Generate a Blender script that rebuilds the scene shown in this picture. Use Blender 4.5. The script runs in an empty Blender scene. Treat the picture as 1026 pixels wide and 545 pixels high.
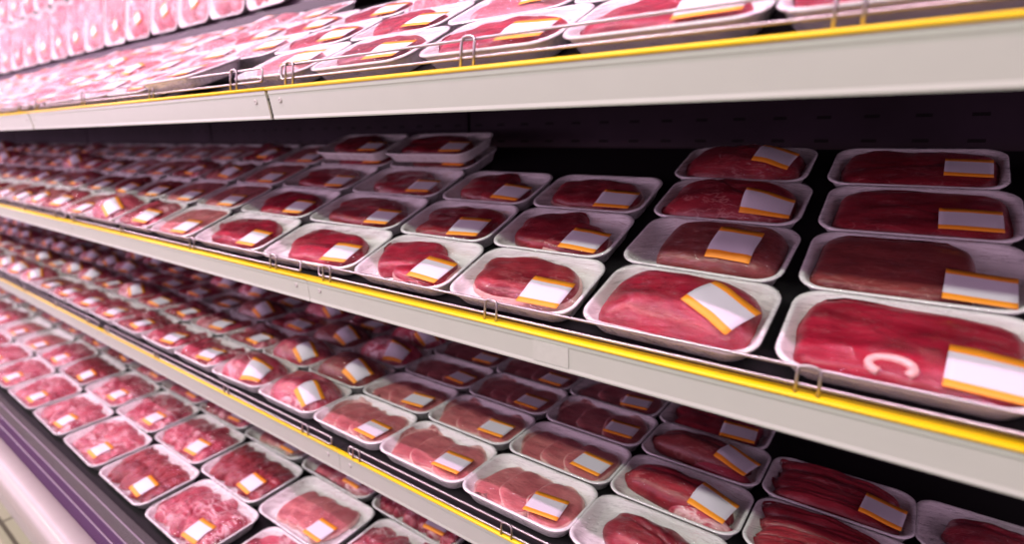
import bpy, math, random
import numpy as np
from mathutils import Vector, Matrix, noise as mnoise

S = bpy.context.scene
COL = S.collection
PI = math.pi

# ------------------------------------------------------------------ camera
FPX, CX, CY = 558.0, 513.0, 272.5
VPX = (-268 - CX, 142 - CY)
pitch = math.atan(-VPX[1] / FPX)
d = Vector((VPX[0], -VPX[1], FPX)).normalized()      # world -X in (right, up, forward)
Xc = -d
Zc = Vector((0, math.cos(pitch), -math.sin(pitch)))
Yc = -Zc.cross(Xc)
RM = Matrix((Xc, Yc, Zc))                            # world = RM @ (right, up, fwd)
right, up, fwd = RM.col[0], RM.col[1], RM.col[2]
cam_d = bpy.data.cameras.new('camera')
cam = bpy.data.objects.new('camera', cam_d)
COL.objects.link(cam)
cam.matrix_world = Matrix(((right[0], up[0], -fwd[0], 0), (right[1], up[1], -fwd[1], 0), (right[2], up[2], -fwd[2], 0), (0, 0, 0, 1)))
cam_d.sensor_width = 36.0
cam_d.lens = FPX / 1026 * 36.0
cam_d.clip_start = 0.02
cam_d.clip_end = 60
cam_d.dof.use_dof = True
cam_d.dof.focus_distance = 0.80
cam_d.dof.aperture_fstop = 2.2
S.camera = cam

def project(p):
    c = Vector((right.dot(p), up.dot(p), fwd.dot(p)))
    if c.z < 0.05: return None
    return CX + FPX * c.x / c.z, CY - FPX * c.y / c.z

# ------------------------------------------------------------------ materials
def new_mat(name):
    m = bpy.data.materials.new(name); m.use_nodes = True
    nt = m.node_tree
    return m, nt, nt.nodes['Principled BSDF']

def N(nt, typ, **kw):
    n = nt.nodes.new(typ)
    for k, v in kw.items():
        if k in n.inputs.keys(): n.inputs[k].default_value = v
        else: setattr(n, k, v)
    return n

def plain(name, col, rough=0.5, metal=0.0, bump=0.0, bscale=200, spec=0.5, var=0.06):
    m, nt, b = new_mat(name)
    b.inputs['Roughness'].default_value = rough
    b.inputs['Metallic'].default_value = metal
    b.inputs['Specular IOR Level'].default_value = spec
    tc = N(nt, 'ShaderNodeTexCoord')
    nz = N(nt, 'ShaderNodeTexNoise', Scale=bscale, Detail=3.0)
    nt.links.new(tc.outputs['Object'], nz.inputs['Vector'])
    mr = N(nt, 'ShaderNodeMapRange'); mr.inputs['To Min'].default_value = 1 - var; mr.inputs['To Max'].default_value = 1 + var
    nt.links.new(nz.outputs['Fac'], mr.inputs['Value'])
    mx = N(nt, 'ShaderNodeVectorMath', operation='SCALE')
    mx.inputs[0].default_value = col[:3]
    nt.links.new(mr.outputs[0], mx.inputs['Scale'])
    nt.links.new(mx.outputs[0], b.inputs['Base Color'])
    if bump:
        bp = N(nt, 'ShaderNodeBump', Strength=bump, Distance=0.001)
        nt.links.new(nz.outputs['Fac'], bp.inputs['Height'])
        nt.links.new(bp.outputs[0], b.inputs['Normal'])
    return m

def meat_mat(name, dark, light, fat, fat_amt, fscale=26, stretch=(1, 3, 1), rough=0.32, rot=0.3):
    m, nt, b = new_mat(name)
    L = nt.links.new
    tc = N(nt, 'ShaderNodeTexCoord'); oi = N(nt, 'ShaderNodeObjectInfo')
    sc = N(nt, 'ShaderNodeVectorMath', operation='SCALE'); sc.inputs['Scale'].default_value = 9.0
    cmb = N(nt, 'ShaderNodeCombineXYZ')
    L(oi.outputs['Random'], cmb.inputs[0]); L(oi.outputs['Random'], cmb.inputs[1])
    L(cmb.outputs[0], sc.inputs[0])
    add = N(nt, 'ShaderNodeVectorMath', operation='ADD')
    L(tc.outputs['Object'], add.inputs[0]); L(sc.outputs[0], add.inputs[1])
    mp = N(nt, 'ShaderNodeMapping'); mp.inputs['Scale'].default_value = stretch; mp.inputs['Rotation'].default_value = (0, 0, rot)
    L(add.outputs[0], mp.inputs['Vector'])
    n1 = N(nt, 'ShaderNodeTexNoise', Scale=14.0, Detail=4.0, Roughness=0.6); L(mp.outputs[0], n1.inputs['Vector'])
    cr = N(nt, 'ShaderNodeValToRGB')
    cr.color_ramp.elements[0].position = 0.33; cr.color_ramp.elements[0].color = (*dark, 1)
    cr.color_ramp.elements[1].position = 0.68; cr.color_ramp.elements[1].color = (*light, 1)
    L(n1.outputs['Fac'], cr.inputs[0])
    # muscle grain
    n3 = N(nt, 'ShaderNodeTexNoise', Scale=110.0, Detail=2.0); L(mp.outputs[0], n3.inputs['Vector'])
    gr = N(nt, 'ShaderNodeMapRange'); gr.inputs['To Min'].default_value = 0.8; gr.inputs['To Max'].default_value = 1.2
    L(n3.outputs['Fac'], gr.inputs['Value'])
    gm = N(nt, 'ShaderNodeVectorMath', operation='SCALE'); L(cr.outputs[0], gm.inputs[0]); L(gr.outputs[0], gm.inputs['Scale'])
    # fat streaks: thin ridges of a distorted noise
    n2 = N(nt, 'ShaderNodeTexNoise', Scale=float(fscale), Detail=3.0, Roughness=0.5, Distortion=0.8); L(mp.outputs[0], n2.inputs['Vector'])
    sb = N(nt, 'ShaderNodeMath', operation='SUBTRACT'); L(n2.outputs['Fac'], sb.inputs[0]); sb.inputs[1].default_value = 0.46
    ab = N(nt, 'ShaderNodeMath', operation='ABSOLUTE'); L(sb.outputs[0], ab.inputs[0])
    fr = N(nt, 'ShaderNodeMapRange'); fr.inputs['From Min'].default_value = 0.0; fr.inputs['From Max'].default_value = 0.045 * fat_amt + 0.001
    fr.inputs['To Min'].default_value = min(1.0, 0.8 * fat_amt); fr.inputs['To Max'].default_value = 0.0
    L(ab.outputs[0], fr.inputs['Value'])
    n4 = N(nt, 'ShaderNodeTexNoise', Scale=11.0, Detail=1.0); L(add.outputs[0], n4.inputs['Vector'])
    g4 = N(nt, 'ShaderNodeMapRange'); g4.inputs['From Min'].default_value = 0.42; g4.inputs['From Max'].default_value = 0.62
    L(n4.outputs['Fac'], g4.inputs['Value'])
    mm = N(nt, 'ShaderNodeMath', operation='MULTIPLY'); L(fr.outputs[0], mm.inputs[0]); L(g4.outputs[0], mm.inputs[1])
    mix = N(nt, 'ShaderNodeMix', data_type='RGBA')
    L(mm.outputs[0], mix.inputs[0]); L(gm.outputs[0], mix.inputs[6]); mix.inputs[7].default_value = (*fat, 1)
    L(mix.outputs[2], b.inputs['Base Color'])
    b.inputs['Roughness'].default_value = rough
    b.inputs['Specular IOR Level'].default_value = 0.4
    bp = N(nt, 'ShaderNodeBump', Strength=0.35, Distance=0.0015)
    L(n3.outputs['Fac'], bp.inputs['Height']); L(bp.outputs[0], b.inputs['Normal'])
    return m

M = {}
M['crimson'] = meat_mat('beef_crimson', (0.22, 0.005, 0.018), (0.46, 0.020, 0.050), (0.62, 0.22, 0.24), 0.35)
M['beef'] = meat_mat('beef_red', (0.17, 0.009, 0.018), (0.38, 0.035, 0.050), (0.60, 0.25, 0.24), 0.6)
M['brown'] = meat_mat('beef_brownish', (0.17, 0.030, 0.030), (0.30, 0.055, 0.055), (0.55, 0.25, 0.22), 0.5)
M['marbled'] = meat_mat('marbled_red', (0.32, 0.022, 0.050), (0.60, 0.10, 0.14), (0.82, 0.52, 0.54), 1.9, 17)
M['pork'] = meat_mat('pork_pink', (0.42, 0.095, 0.11), (0.64, 0.21, 0.21), (0.75, 0.45, 0.42), 0.5, 16)
M['pale'] = meat_mat('pale_pink', (0.36, 0.06, 0.09), (0.60, 0.17, 0.20), (0.80, 0.52, 0.52), 1.5, 18)
M['fat'] = meat_mat('fat_rind', (0.62, 0.30, 0.28), (0.80, 0.50, 0.46), (0.85, 0.66, 0.6), 0.5)

M['foam'] = plain('white_foam', (0.80, 0.78, 0.77), 0.45, bump=0.25, bscale=420, var=0.03)
M['rail'] = plain('rail_ivory', (0.40, 0.45, 0.37), 0.38, bscale=30, var=0.03)
M['yellow'] = plain('yellow_plastic', (0.78, 0.56, 0.004), 0.35, bscale=40)
M['steel'] = plain('chrome_wire', (0.42, 0.40, 0.38), 0.28, 1.0, bscale=80)
M['screw'] = plain('screw_zinc', (0.42, 0.43, 0.38), 0.5, 0.2)
M['deck'] = plain('deck_dark', (0.009, 0.008, 0.009), 0.65, bscale=60, spec=0.2)
M['purple_rail'] = plain('ledge_rail', (0.035, 0.021, 0.034), 0.4, 0.3)
M['bumper'] = plain('bumper_white', (0.48, 0.46, 0.42), 0.3, bscale=25)
M['plinth'] = plain('plinth_grey', (0.42, 0.40, 0.36), 0.5)
M['plaque'] = plain('clear_sleeve', (0.43, 0.48, 0.40), 0.25)
M['ink'] = plain('label_ink', (0.03, 0.03, 0.03), 0.6)

def film_mat(name, tint=0.985, strength=0.7, scale=38, milky=0.0, dist=0.004, vscale=45, vdist=0.0055):
    m, nt, b = new_mat(name); L = nt.links.new
    nt.nodes.remove(b)
    out = nt.nodes['Material Output']
    tc = N(nt, 'ShaderNodeTexCoord'); oi = N(nt, 'ShaderNodeObjectInfo')
    cmb = N(nt, 'ShaderNodeCombineXYZ'); L(oi.outputs['Random'], cmb.inputs[2])
    sc = N(nt, 'ShaderNodeVectorMath', operation='SCALE'); sc.inputs['Scale'].default_value = 13.0; L(cmb.outputs[0], sc.inputs[0])
    add = N(nt, 'ShaderNodeVectorMath', operation='ADD'); L(tc.outputs['Object'], add.inputs[0]); L(sc.outputs[0], add.inputs[1])
    mp = N(nt, 'ShaderNodeMapping'); mp.inputs['Rotation'].default_value = (0, 0, 0.5); mp.inputs['Scale'].default_value = (0.8, 3.0, 1)
    L(add.outputs[0], mp.inputs['Vector'])
    nz = N(nt, 'ShaderNodeTexNoise', Scale=float(scale), Detail=3.0, Roughness=0.55, Distortion=1.2); L(mp.outputs[0], nz.inputs['Vector'])
    # stretched film: fine sharp creases over a soft waviness
    mp2 = N(nt, 'ShaderNodeMapping'); mp2.inputs['Rotation'].default_value = (0, 0, -0.35); mp2.inputs['Scale'].default_value = (0.7, 2.6, 1)
    L(add.outputs[0], mp2.inputs['Vector'])
    n2 = N(nt, 'ShaderNodeTexNoise', Scale=float(scale) * 1.1, Detail=1.0, Roughness=0.6, Distortion=0.7); L(mp2.outputs[0], n2.inputs['Vector'])
    sb = N(nt, 'ShaderNodeMath', operation='SUBTRACT'); L(n2.outputs['Fac'], sb.inputs[0]); sb.inputs[1].default_value = 0.5
    aa = N(nt, 'ShaderNodeMath', operation='ABSOLUTE'); L(sb.outputs[0], aa.inputs[0])
    rd = N(nt, 'ShaderNodeMapRange'); rd.inputs['From Min'].default_value = 0.0; rd.inputs['From Max'].default_value = 0.05; rd.inputs['To Min'].default_value = 0.30; rd.inputs['To Max'].default_value = 0.0
    L(aa.outputs[0], rd.inputs['Value'])
    hs = N(nt, 'ShaderNodeMath', operation='ADD'); L(nz.outputs['Fac'], hs.inputs[0]); L(rd.outputs[0], hs.inputs[1])
    bp0 = N(nt, 'ShaderNodeBump', Strength=strength, Distance=dist * 0.5); L(hs.outputs[0], bp0.inputs['Height'])
    # facets pulled towards the tension points of the wrap
    dn = N(nt, 'ShaderNodeVectorMath', operation='SCALE'); dn.inputs['Scale'].default_value = 0.012; L(nz.outputs['Color'], dn.inputs[0])
    da = N(nt, 'ShaderNodeVectorMath', operation='ADD'); L(add.outputs[0], da.inputs[0]); L(dn.outputs[0], da.inputs[1])
    mp3 = N(nt, 'ShaderNodeMapping'); mp3.inputs['Rotation'].default_value = (0, 0, 0.25); mp3.inputs['Scale'].default_value = (0.55, 1.0, 1)
    L(da.outputs[0], mp3.inputs['Vector'])
    vo = N(nt, 'ShaderNodeTexVoronoi', Scale=float(vscale)); vo.voronoi_dimensions = '2D'; L(mp3.outputs[0], vo.inputs['Vector'])
    bp = N(nt, 'ShaderNodeBump', Strength=1.0, Distance=vdist); L(vo.outputs['Distance'], bp.inputs['Height']); L(bp0.outputs[0], bp.inputs['Normal'])
    # thin sheet: the same reflectance from either side (Schlick)
    ge = N(nt, 'ShaderNodeNewGeometry')
    dt = N(nt, 'ShaderNodeVectorMath', operation='DOT_PRODUCT'); L(ge.outputs['Incoming'], dt.inputs[0]); L(bp.outputs[0], dt.inputs[1])
    ab = N(nt, 'ShaderNodeMath', operation='ABSOLUTE'); L(dt.outputs['Value'], ab.inputs[0])
    om = N(nt, 'ShaderNodeMath', operation='SUBTRACT', use_clamp=True); om.inputs[0].default_value = 1.0; L(ab.outputs[0], om.inputs[1])
    pw = N(nt, 'ShaderNodeMath', operation='POWER'); L(om.outputs[0], pw.inputs[0]); pw.inputs[1].default_value = 5.0
    fz = N(nt, 'ShaderNodeMath', operation='MULTIPLY_ADD', use_clamp=True); L(pw.outputs[0], fz.inputs[0]); fz.inputs[1].default_value = 0.75; fz.inputs[2].default_value = 0.052
    gl = N(nt, 'ShaderNodeBsdfGlossy', Roughness=0.09); L(bp.outputs[0], gl.inputs['Normal'])
    tr = N(nt, 'ShaderNodeBsdfTransparent'); tr.inputs['Color'].default_value = (tint, tint, tint, 1)
    mx = N(nt, 'ShaderNodeMixShader'); L(fz.outputs[0], mx.inputs[0]); L(tr.outputs[0], mx.inputs[1]); L(gl.outputs[0], mx.inputs[2])
    if milky:
        df = N(nt, 'ShaderNodeBsdfDiffuse'); df.inputs['Color'].default_value = (0.85, 0.82, 0.84, 1)
        m2 = N(nt, 'ShaderNodeMixShader'); m2.inputs[0].default_value = milky
        L(mx.outputs[0], m2.inputs[1]); L(df.outputs[0], m2.inputs[2]); L(m2.outputs[0], out.inputs['Surface'])
    else:
        L(mx.outputs[0], out.inputs['Surface'])
    return m
M['film'] = film_mat('cling_film')
M['film_crinkled'] = film_mat('cling_film_crinkled', 0.97, 1.0, 44, 0.0, 0.0065, 75, 0.006)
M['film_hazy'] = film_mat('cling_film_hazy', 0.98, 1.0, 45, 0.04, 0.014)

def label_mat():
    m, nt, b = new_mat('price_label'); L = nt.links.new
    uv = N(nt, 'ShaderNodeUVMap')
    sx = N(nt, 'ShaderNodeSeparateXYZ'); L(uv.outputs[0], sx.inputs[0])
    s1 = N(nt, 'ShaderNodeMath', operation='SUBTRACT'); L(sx.outputs[1], s1.inputs[0]); s1.inputs[1].default_value = 0.5
    s2 = N(nt, 'ShaderNodeMath', operation='ABSOLUTE'); L(s1.outputs[0], s2.inputs[0])
    s3 = N(nt, 'ShaderNodeMath', operation='GREATER_THAN'); L(s2.outputs[0], s3.inputs[0]); s3.inputs[1].default_value = 0.325
    mix = N(nt, 'ShaderNodeMix', data_type='RGBA'); L(s3.outputs[0], mix.inputs[0])
    mix.inputs[6].default_value = (0.62, 0.59, 0.64, 1); mix.inputs[7].default_value = (0.86, 0.30, 0.015, 1)
    L(mix.outputs[2], b.inputs['Base Color']); b.inputs['Roughness'].default_value = 0.55
    return m
M['label'] = label_mat()

def wall_mat():
    m, nt, b = new_mat('perforated_panel'); L = nt.links.new
    tc = N(nt, 'ShaderNodeTexCoord'); sx = N(nt, 'ShaderNodeSeparateXYZ'); L(tc.outputs['Object'], sx.inputs[0])
    def cell(o, pitch_, off, half):
        a = N(nt, 'ShaderNodeMath', operation='ADD'); L(o, a.inputs[0]); a.inputs[1].default_value = off + 100 * pitch_
        q = N(nt, 'ShaderNodeMath', operation='DIVIDE'); L(a.outputs[0], q.inputs[0]); q.inputs[1].default_value = pitch_
        f = N(nt, 'ShaderNodeMath', operation='FRACT'); L(q.outputs[0], f.inputs[0])
        s = N(nt, 'ShaderNodeMath', operation='SUBTRACT'); L(f.outputs[0], s.inputs[0]); s.inputs[1].default_value = 0.5
        ab = N(nt, 'ShaderNodeMath', operation='ABSOLUTE'); L(s.outputs[0], ab.inputs[0])
        lt = N(nt, 'ShaderNodeMath', operation='LESS_THAN'); L(ab.outputs[0], lt.inputs[0]); lt.inputs[1].default_value = half / pitch_
        return lt.outputs[0]
    cxn = cell(sx.outputs[0], 0.0741, 0.09 + 0.037, 0.0115)
    czn = cell(sx.outputs[2], 0.0415, -0.043 + 0.02075, 0.0028)
    mu = N(nt, 'ShaderNodeMath', operation='MULTIPLY'); L(cxn, mu.inputs[0]); L(czn, mu.inputs[1])
    nz = N(nt, 'ShaderNodeTexNoise', Scale=7.0, Detail=4.0); L(tc.outputs['Object'], nz.inputs['Vector'])
    cr = N(nt, 'ShaderNodeValToRGB'); cr.color_ramp.elements[0].position = 0.3; cr.color_ramp.elements[1].position = 0.75
    cr.color_ramp.elements[0].color = (0.020, 0.012, 0.019, 1); cr.color_ramp.elements[1].color = (0.032, 0.020, 0.032, 1)
    L(nz.outputs['Fac'], cr.inputs[0])
    mix = N(nt, 'ShaderNodeMix', data_type='RGBA'); L(mu.outputs[0], mix.inputs[0])
    L(cr.outputs[0], mix.inputs[6]); mix.inputs[7].default_value = (0.004, 0.003, 0.004, 1)
    L(mix.outputs[2], b.inputs['Base Color']); b.inputs['Roughness'].default_value = 0.7; b.inputs['Specular IOR Level'].default_value = 0.15
    return m
M['wall'] = wall_mat()

def grille_mat(name, col, hole):
    m, nt, b = new_mat(name); L = nt.links.new
    tc = N(nt, 'ShaderNodeTexCoord'); mp = N(nt, 'ShaderNodeMapping'); mp.inputs['Rotation'].default_value = (0, 0, PI / 4)
    L(tc.outputs['Object'], mp.inputs['Vector'])
    vo = N(nt, 'ShaderNodeTexVoronoi', Scale=150.0, Randomness=0.0); L(mp.outputs[0], vo.inputs['Vector'])
    vo.voronoi_dimensions = '2D'
    cr = N(nt, 'ShaderNodeValToRGB'); cr.color_ramp.elements[0].position = 0.36; cr.color_ramp.elements[0].color = (*hole, 1)
    cr.color_ramp.elements[1].position = 0.44; cr.color_ramp.elements[1].color = (*col, 1)
    L(vo.outputs['Distance'], cr.inputs[0]); L(cr.outputs[0], b.inputs['Base Color'])
    b.inputs['Roughness'].default_value = 0.4; b.inputs['Metallic'].default_value = 0.3
    return m
M['grille'] = grille_mat('grille_grey', (0.30, 0.29, 0.28), (0.05, 0.048, 0.05))
M['grille_reflection'] = grille_mat('grille_violet_sheen', (0.20, 0.115, 0.24), (0.085, 0.045, 0.11))  # violet reflection of the lamps put into the mesh colour
M['ridge'] = plain('grille_ridge', (0.28, 0.23, 0.28), 0.4, 0.2)

def floor_mat():
    m, nt, b = new_mat('floor_tiles'); L = nt.links.new
    tc = N(nt, 'ShaderNodeTexCoord')
    br = N(nt, 'ShaderNodeTexBrick', Scale=1.0); br.offset = 0.0
    br.inputs['Color1'].default_value = (0.36, 0.36, 0.24, 1); br.inputs['Color2'].default_value = (0.42, 0.40, 0.28, 1)
    br.inputs['Mortar'].default_value = (0.08, 0.07, 0.04, 1); br.inputs['Mortar Size'].default_value = 0.006
    br.inputs['Brick Width'].default_value = 0.33; br.inputs['Row Height'].default_value = 0.33
    mp = N(nt, 'ShaderNodeMapping'); mp.inputs['Location'].default_value = (0.05, 0.03, 0)
    L(tc.outputs['Object'], mp.inputs['Vector']); L(mp.outputs[0], br.inputs['Vector']); L(br.outputs['Color'], b.inputs['Base Color'])
    b.inputs['Roughness'].default_value = 0.35
    return m
M['floor'] = floor_mat()

# ------------------------------------------------------------------ mesh helpers
def mesh(name, verts, faces, mat, smooth=True, uvs=None):
    me = bpy.data.meshes.new(name)
    me.from_pydata([tuple(map(float, v)) for v in verts], [], [tuple(f) for f in faces])
    me.materials.append(mat)
    if uvs is not None:
        ul = me.uv_layers.new(name='UVMap')
        for lp in me.loops: ul.data[lp.index].uv = uvs[lp.vertex_index]
    me.polygons.foreach_set('use_smooth', [smooth] * len(me.polygons))
    me.update()
    return me

def link(name, me, parent=None, loc=(0, 0, 0)):
    o = bpy.data.objects.new(name, me); COL.objects.link(o)
    o.location = loc
    if parent is not None: o.parent = parent
    return o

def empty(name, loc, label=None, cat=None, group=None):
    o = bpy.data.objects.new(name, None); COL.objects.link(o); o.location = loc; o.empty_display_size = 0.02
    if label: o['label'] = label
    if cat: o['category'] = cat
    if group: o['group'] = group
    return o

def extrude_x(prof, x0, x1, closed=True):
    """closed profile of (y,z) points pulled from x0 to x1, capped"""
    n = len(prof)
    v = [(x0, y, z) for y, z in prof] + [(x1, y, z) for y, z in prof]
    f = [(i, (i + 1) % n, n + (i + 1) % n, n + i) for i in range(n)]
    f += [tuple(range(n - 1, -1, -1)), tuple(range(n, 2 * n))]
    return v, f

def tube(pts, r, seg=8, closed=False):
    pts = [Vector(p) for p in pts]; n = len(pts); V = []; F = []
    prev = None
    for i, p in enumerate(pts):
        if closed: t = (pts[(i + 1) % n] - pts[i - 1]).normalized()
        else: t = (pts[min(i + 1, n - 1)] - pts[max(i - 1, 0)]).normalized()
        if prev is None:
            a = Vector((1, 0, 0)) if abs(t.x) < 0.9 else Vector((0, 1, 0))
            u = t.cross(a).normalized()
        else:
            u = (prev - t * prev.dot(t)).normalized()
        prev = u; w = t.cross(u)
        for k in range(seg):
            q = 2 * PI * k / seg
            V.append(p + (u * math.cos(q) + w * math.sin(q)) * r)
    for i in range(n if closed else n - 1):
        j = (i + 1) % n
        for k in range(seg):
            F.append((i * seg + k, i * seg + (k + 1) % seg, j * seg + (k + 1) % seg, j * seg + k))
    if not closed:
        F.append(tuple(range(seg - 1, -1, -1))); F.append(tuple((n - 1) * seg + k for k in range(seg)))
    return V, F

def merge(parts):
    V = []; F = []
    for v, f in parts:
        o = len(V); V += list(v); F += [tuple(o + i for i in q) for q in f]
    return V, F

# ------------------------------------------------------------------ tray packs
def rrect(W, D, r, n=12):
    """rounded rectangle, 4n points"""
    pts = []
    for k, (sx, sy) in enumerate(((1, 1), (-1, 1), (-1, -1), (1, -1))):
        for i in range(n):
            a = PI / 2 * k + PI / 2 * i / (n - 1)
            pts.append((sx * (W / 2 - r) + r * math.cos(a), sy * (D / 2 - r) + r * math.sin(a)))
    # subdivide the long straight runs
    out = []
    m = len(pts)
    for i in range(m):
        p, q = pts[i], pts[(i + 1) % m]
        out.append(p)
        L_ = math.hypot(q[0] - p[0], q[1] - p[1])
        k = int(L_ / 0.018)
        for j in range(1, k): out.append((p[0] + (q[0] - p[0]) * j / k, p[1] + (q[1] - p[1]) * j / k))
    return out

H_TRAY = 0.027
FLOOR_Z = 0.006
def tray_mesh(W, D, h=H_TRAY):
    # (inset from outer size, height) from the outside bottom, over the lip, to the inside floor
    prof = [(0.0165, 0.0), (0.0135, 0.0008), (0.0120, 0.003), (0.0050, h * 0.72), (0.0036, h - 0.0042), (0.0008, h - 0.0036), (0.0, h - 0.0022), (0.0006, h - 0.0006),
            (0.0022, h), (0.0042, h - 0.0004), (0.0060, h - 0.0022), (0.0080, h * 0.70), (0.0150, 0.0105), (0.0180, 0.0072), (0.0225, FLOOR_Z)]
    V = []; F = []
    rings = [(rrect(W - 2 * i, D - 2 * i, max(0.008, 0.030 - i * 0.55), 7), z) for i, z in prof]
    base = rrect(W, D, 0.030, 7); n = len(base)
    # keep the number of points equal: scale the base outline to each inset instead
    for i, z in prof:
        for (x, y) in base:
            fx = (W / 2 - i) / (W / 2); fy = (D / 2 - i) / (D / 2)
            V.append((x * fx, y * fy, z))
    for k in range(len(prof) - 1):
        for j in range(n):
            a = k * n + j; b_ = k * n + (j + 1) % n
            F.append((a, b_, b_ + n, a + n))
    F.append(tuple(range(n - 1, -1, -1)))
    F.append(tuple((len(prof) - 1) * n + j for j in range(n)))
    return mesh('foam_tray', V, F, M['foam'])

def sins(rng, n, fmin, fmax):
    return [(rng.uniform(fmin, fmax) * math.cos(a), rng.uniform(fmin, fmax) * math.sin(a), rng.uniform(0, 6.28), rng.uniform(.5, 1)) for a in [rng.uniform(0, 6.28) for _ in range(n)]]
def sinsum(S_, x, y):
    r = 0
    for fx, fy, ph, w in S_: r = r + w * np.sin(fx * x + fy * y + ph)
    return r / max(1, len(S_)) ** 0.5

CUR = [0.213, 0.135]      # size of the tray the next pieces lie in
def inside_z(x, y):
    W, D = CUR; r = 0.030
    qx = np.abs(x) - (W / 2 - r); qy = np.abs(y) - (D / 2 - r)
    sd = np.hypot(np.maximum(qx, 0), np.maximum(qy, 0)) + np.minimum(np.maximum(qx, qy), 0) - r
    return np.interp(-sd, [0.004, 0.0068, 0.0088, 0.0158, 0.019, 0.0235], [0.0274, 0.0252, 0.0194, 0.0110, 0.0078, FLOOR_Z])
def keep_in(x, y):
    W, D = CUR; r = 0.030
    for _ in range(3):
        qx = np.abs(x) - (W / 2 - r); qy = np.abs(y) - (D / 2 - r)
        sd = np.hypot(np.maximum(qx, 0), np.maximum(qy, 0)) + np.minimum(np.maximum(qx, qy), 0) - r
        ex_ = np.maximum(sd + 0.0085, 0)
        gx = np.maximum(qx, 1e-6); gy = np.maximum(qy, 1e-6); n_ = np.hypot(gx, gy)
        x = x - np.sign(x) * ex_ * gx / n_; y = y - np.sign(y) * ex_ * gy / n_
    return x, y
class Piece:
    def __init__(s, rng, cx, cy, a, b, t, rot=0, n=2.3, p=3.0, rough=0.06, bump=0.0012, tiltx=0, z0=0.0, mat='beef', name='meat_slice', crease=None, rim=0.0, dome=0.0):
        s.cx, s.cy, s.a, s.b, s.t, s.rot, s.n, s.p, s.bump, s.tiltx, s.z0, s.mat, s.name = cx, cy, a, b, t, rot, n, p, bump, tiltx, z0, mat, name
        s.h = [(k, rng.uniform(-1, 1) * rough / (k ** 0.45), rng.uniform(0, 6.28)) for k in range(1, 8)]
        s.S = sins(rng, 6, 60, 190); s.crease = crease; s.dome = dome
    def outline(s, ang):
        c, q = np.abs(np.cos(ang)), np.abs(np.sin(ang))
        r = (c ** s.n + q ** s.n) ** (-1.0 / s.n)
        f = 1.0
        for k, amp, ph in s.h: f = f + amp * np.cos(k * ang + ph)
        return r * f
    def local(s, x, y):
        c, q = math.cos(s.rot), math.sin(s.rot)
        dx, dy = x - s.cx, y - s.cy
        return dx * c + dy * q, -dx * q + dy * c
    def top(s, x, y):
        u, v = s.local(x, y)
        ang = np.arctan2(v / s.b, u / s.a)
        rho = np.hypot(u / s.a, v / s.b) / s.outline(ang)
        r = np.clip(rho, 0, 1)
        prof = (1 - r ** s.p) ** 0.45
        z = s.t * prof * (1 + s.dome * (1 - r ** 2)) + s.bump * sinsum(s.S, x, y) * prof
        if s.crease is not None:
            for (ca, cu, cd) in s.crease:      # crease: angle, offset, depth
                dd = u * math.cos(ca) + v * math.sin(ca) - cu + 0.004 * np.sin(v * 70)
                z = z - cd * np.exp(-(dd / 0.0035) ** 2) * prof
        z = FLOOR_Z + s.z0 + np.maximum(s.tiltx * u, -0.0) * 1.0 + z
        return np.maximum(z, inside_z(x, y) + 0.0006), rho
    def build(s, nr=16, na=44):
        V = []; F = []
        rs = [math.sin(PI / 2 * (i + 1) / nr) for i in range(nr)]
        A = np.array([2 * PI * k / na for k in range(na)])
        O = s.outline(A)
        c, q = math.cos(s.rot), math.sin(s.rot)
        z, _ = s.top(np.array([s.cx]), np.array([s.cy])); V.append((s.cx, s.cy, z[0]))
        for r in rs:
            u = s.a * r * O * np.cos(A); v = s.b * r * O * np.sin(A)
            x = s.cx + u * c - v * q; y = s.cy + u * q + v * c
            z, _ = s.top(x, y)
            x, y = keep_in(x, y); z = np.maximum(z, inside_z(x, y) + 0.0006)
            V += list(zip(x, y, z))
        # bottom ring slightly inset, then the bottom face
        u = s.a * 0.965 * O * np.cos(A); v = s.b * 0.965 * O * np.sin(A)
        x = s.cx + u * c - v * q; y = s.cy + u * q + v * c
        x, y = keep_in(x, y)
        zb = np.maximum(FLOOR_Z + s.z0 + np.maximum(s.tiltx * u, 0) - 0.0002 + 0 * x, inside_z(x, y))
        V += list(zip(x, y, zb))
        for k in range(na): F.append((0, 1 + k, 1 + (k + 1) % na))
        for i in range(nr):
            for k in range(na):
                a = 1 + i * na + k; b_ = 1 + i * na + (k + 1) % na
                F.append((a, a + na, b_ + na, b_))
        F.append(tuple(1 + nr * na + k for k in range(na - 1, -1, -1)))
        return mesh(s.name, V, F, M[s.mat])

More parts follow.
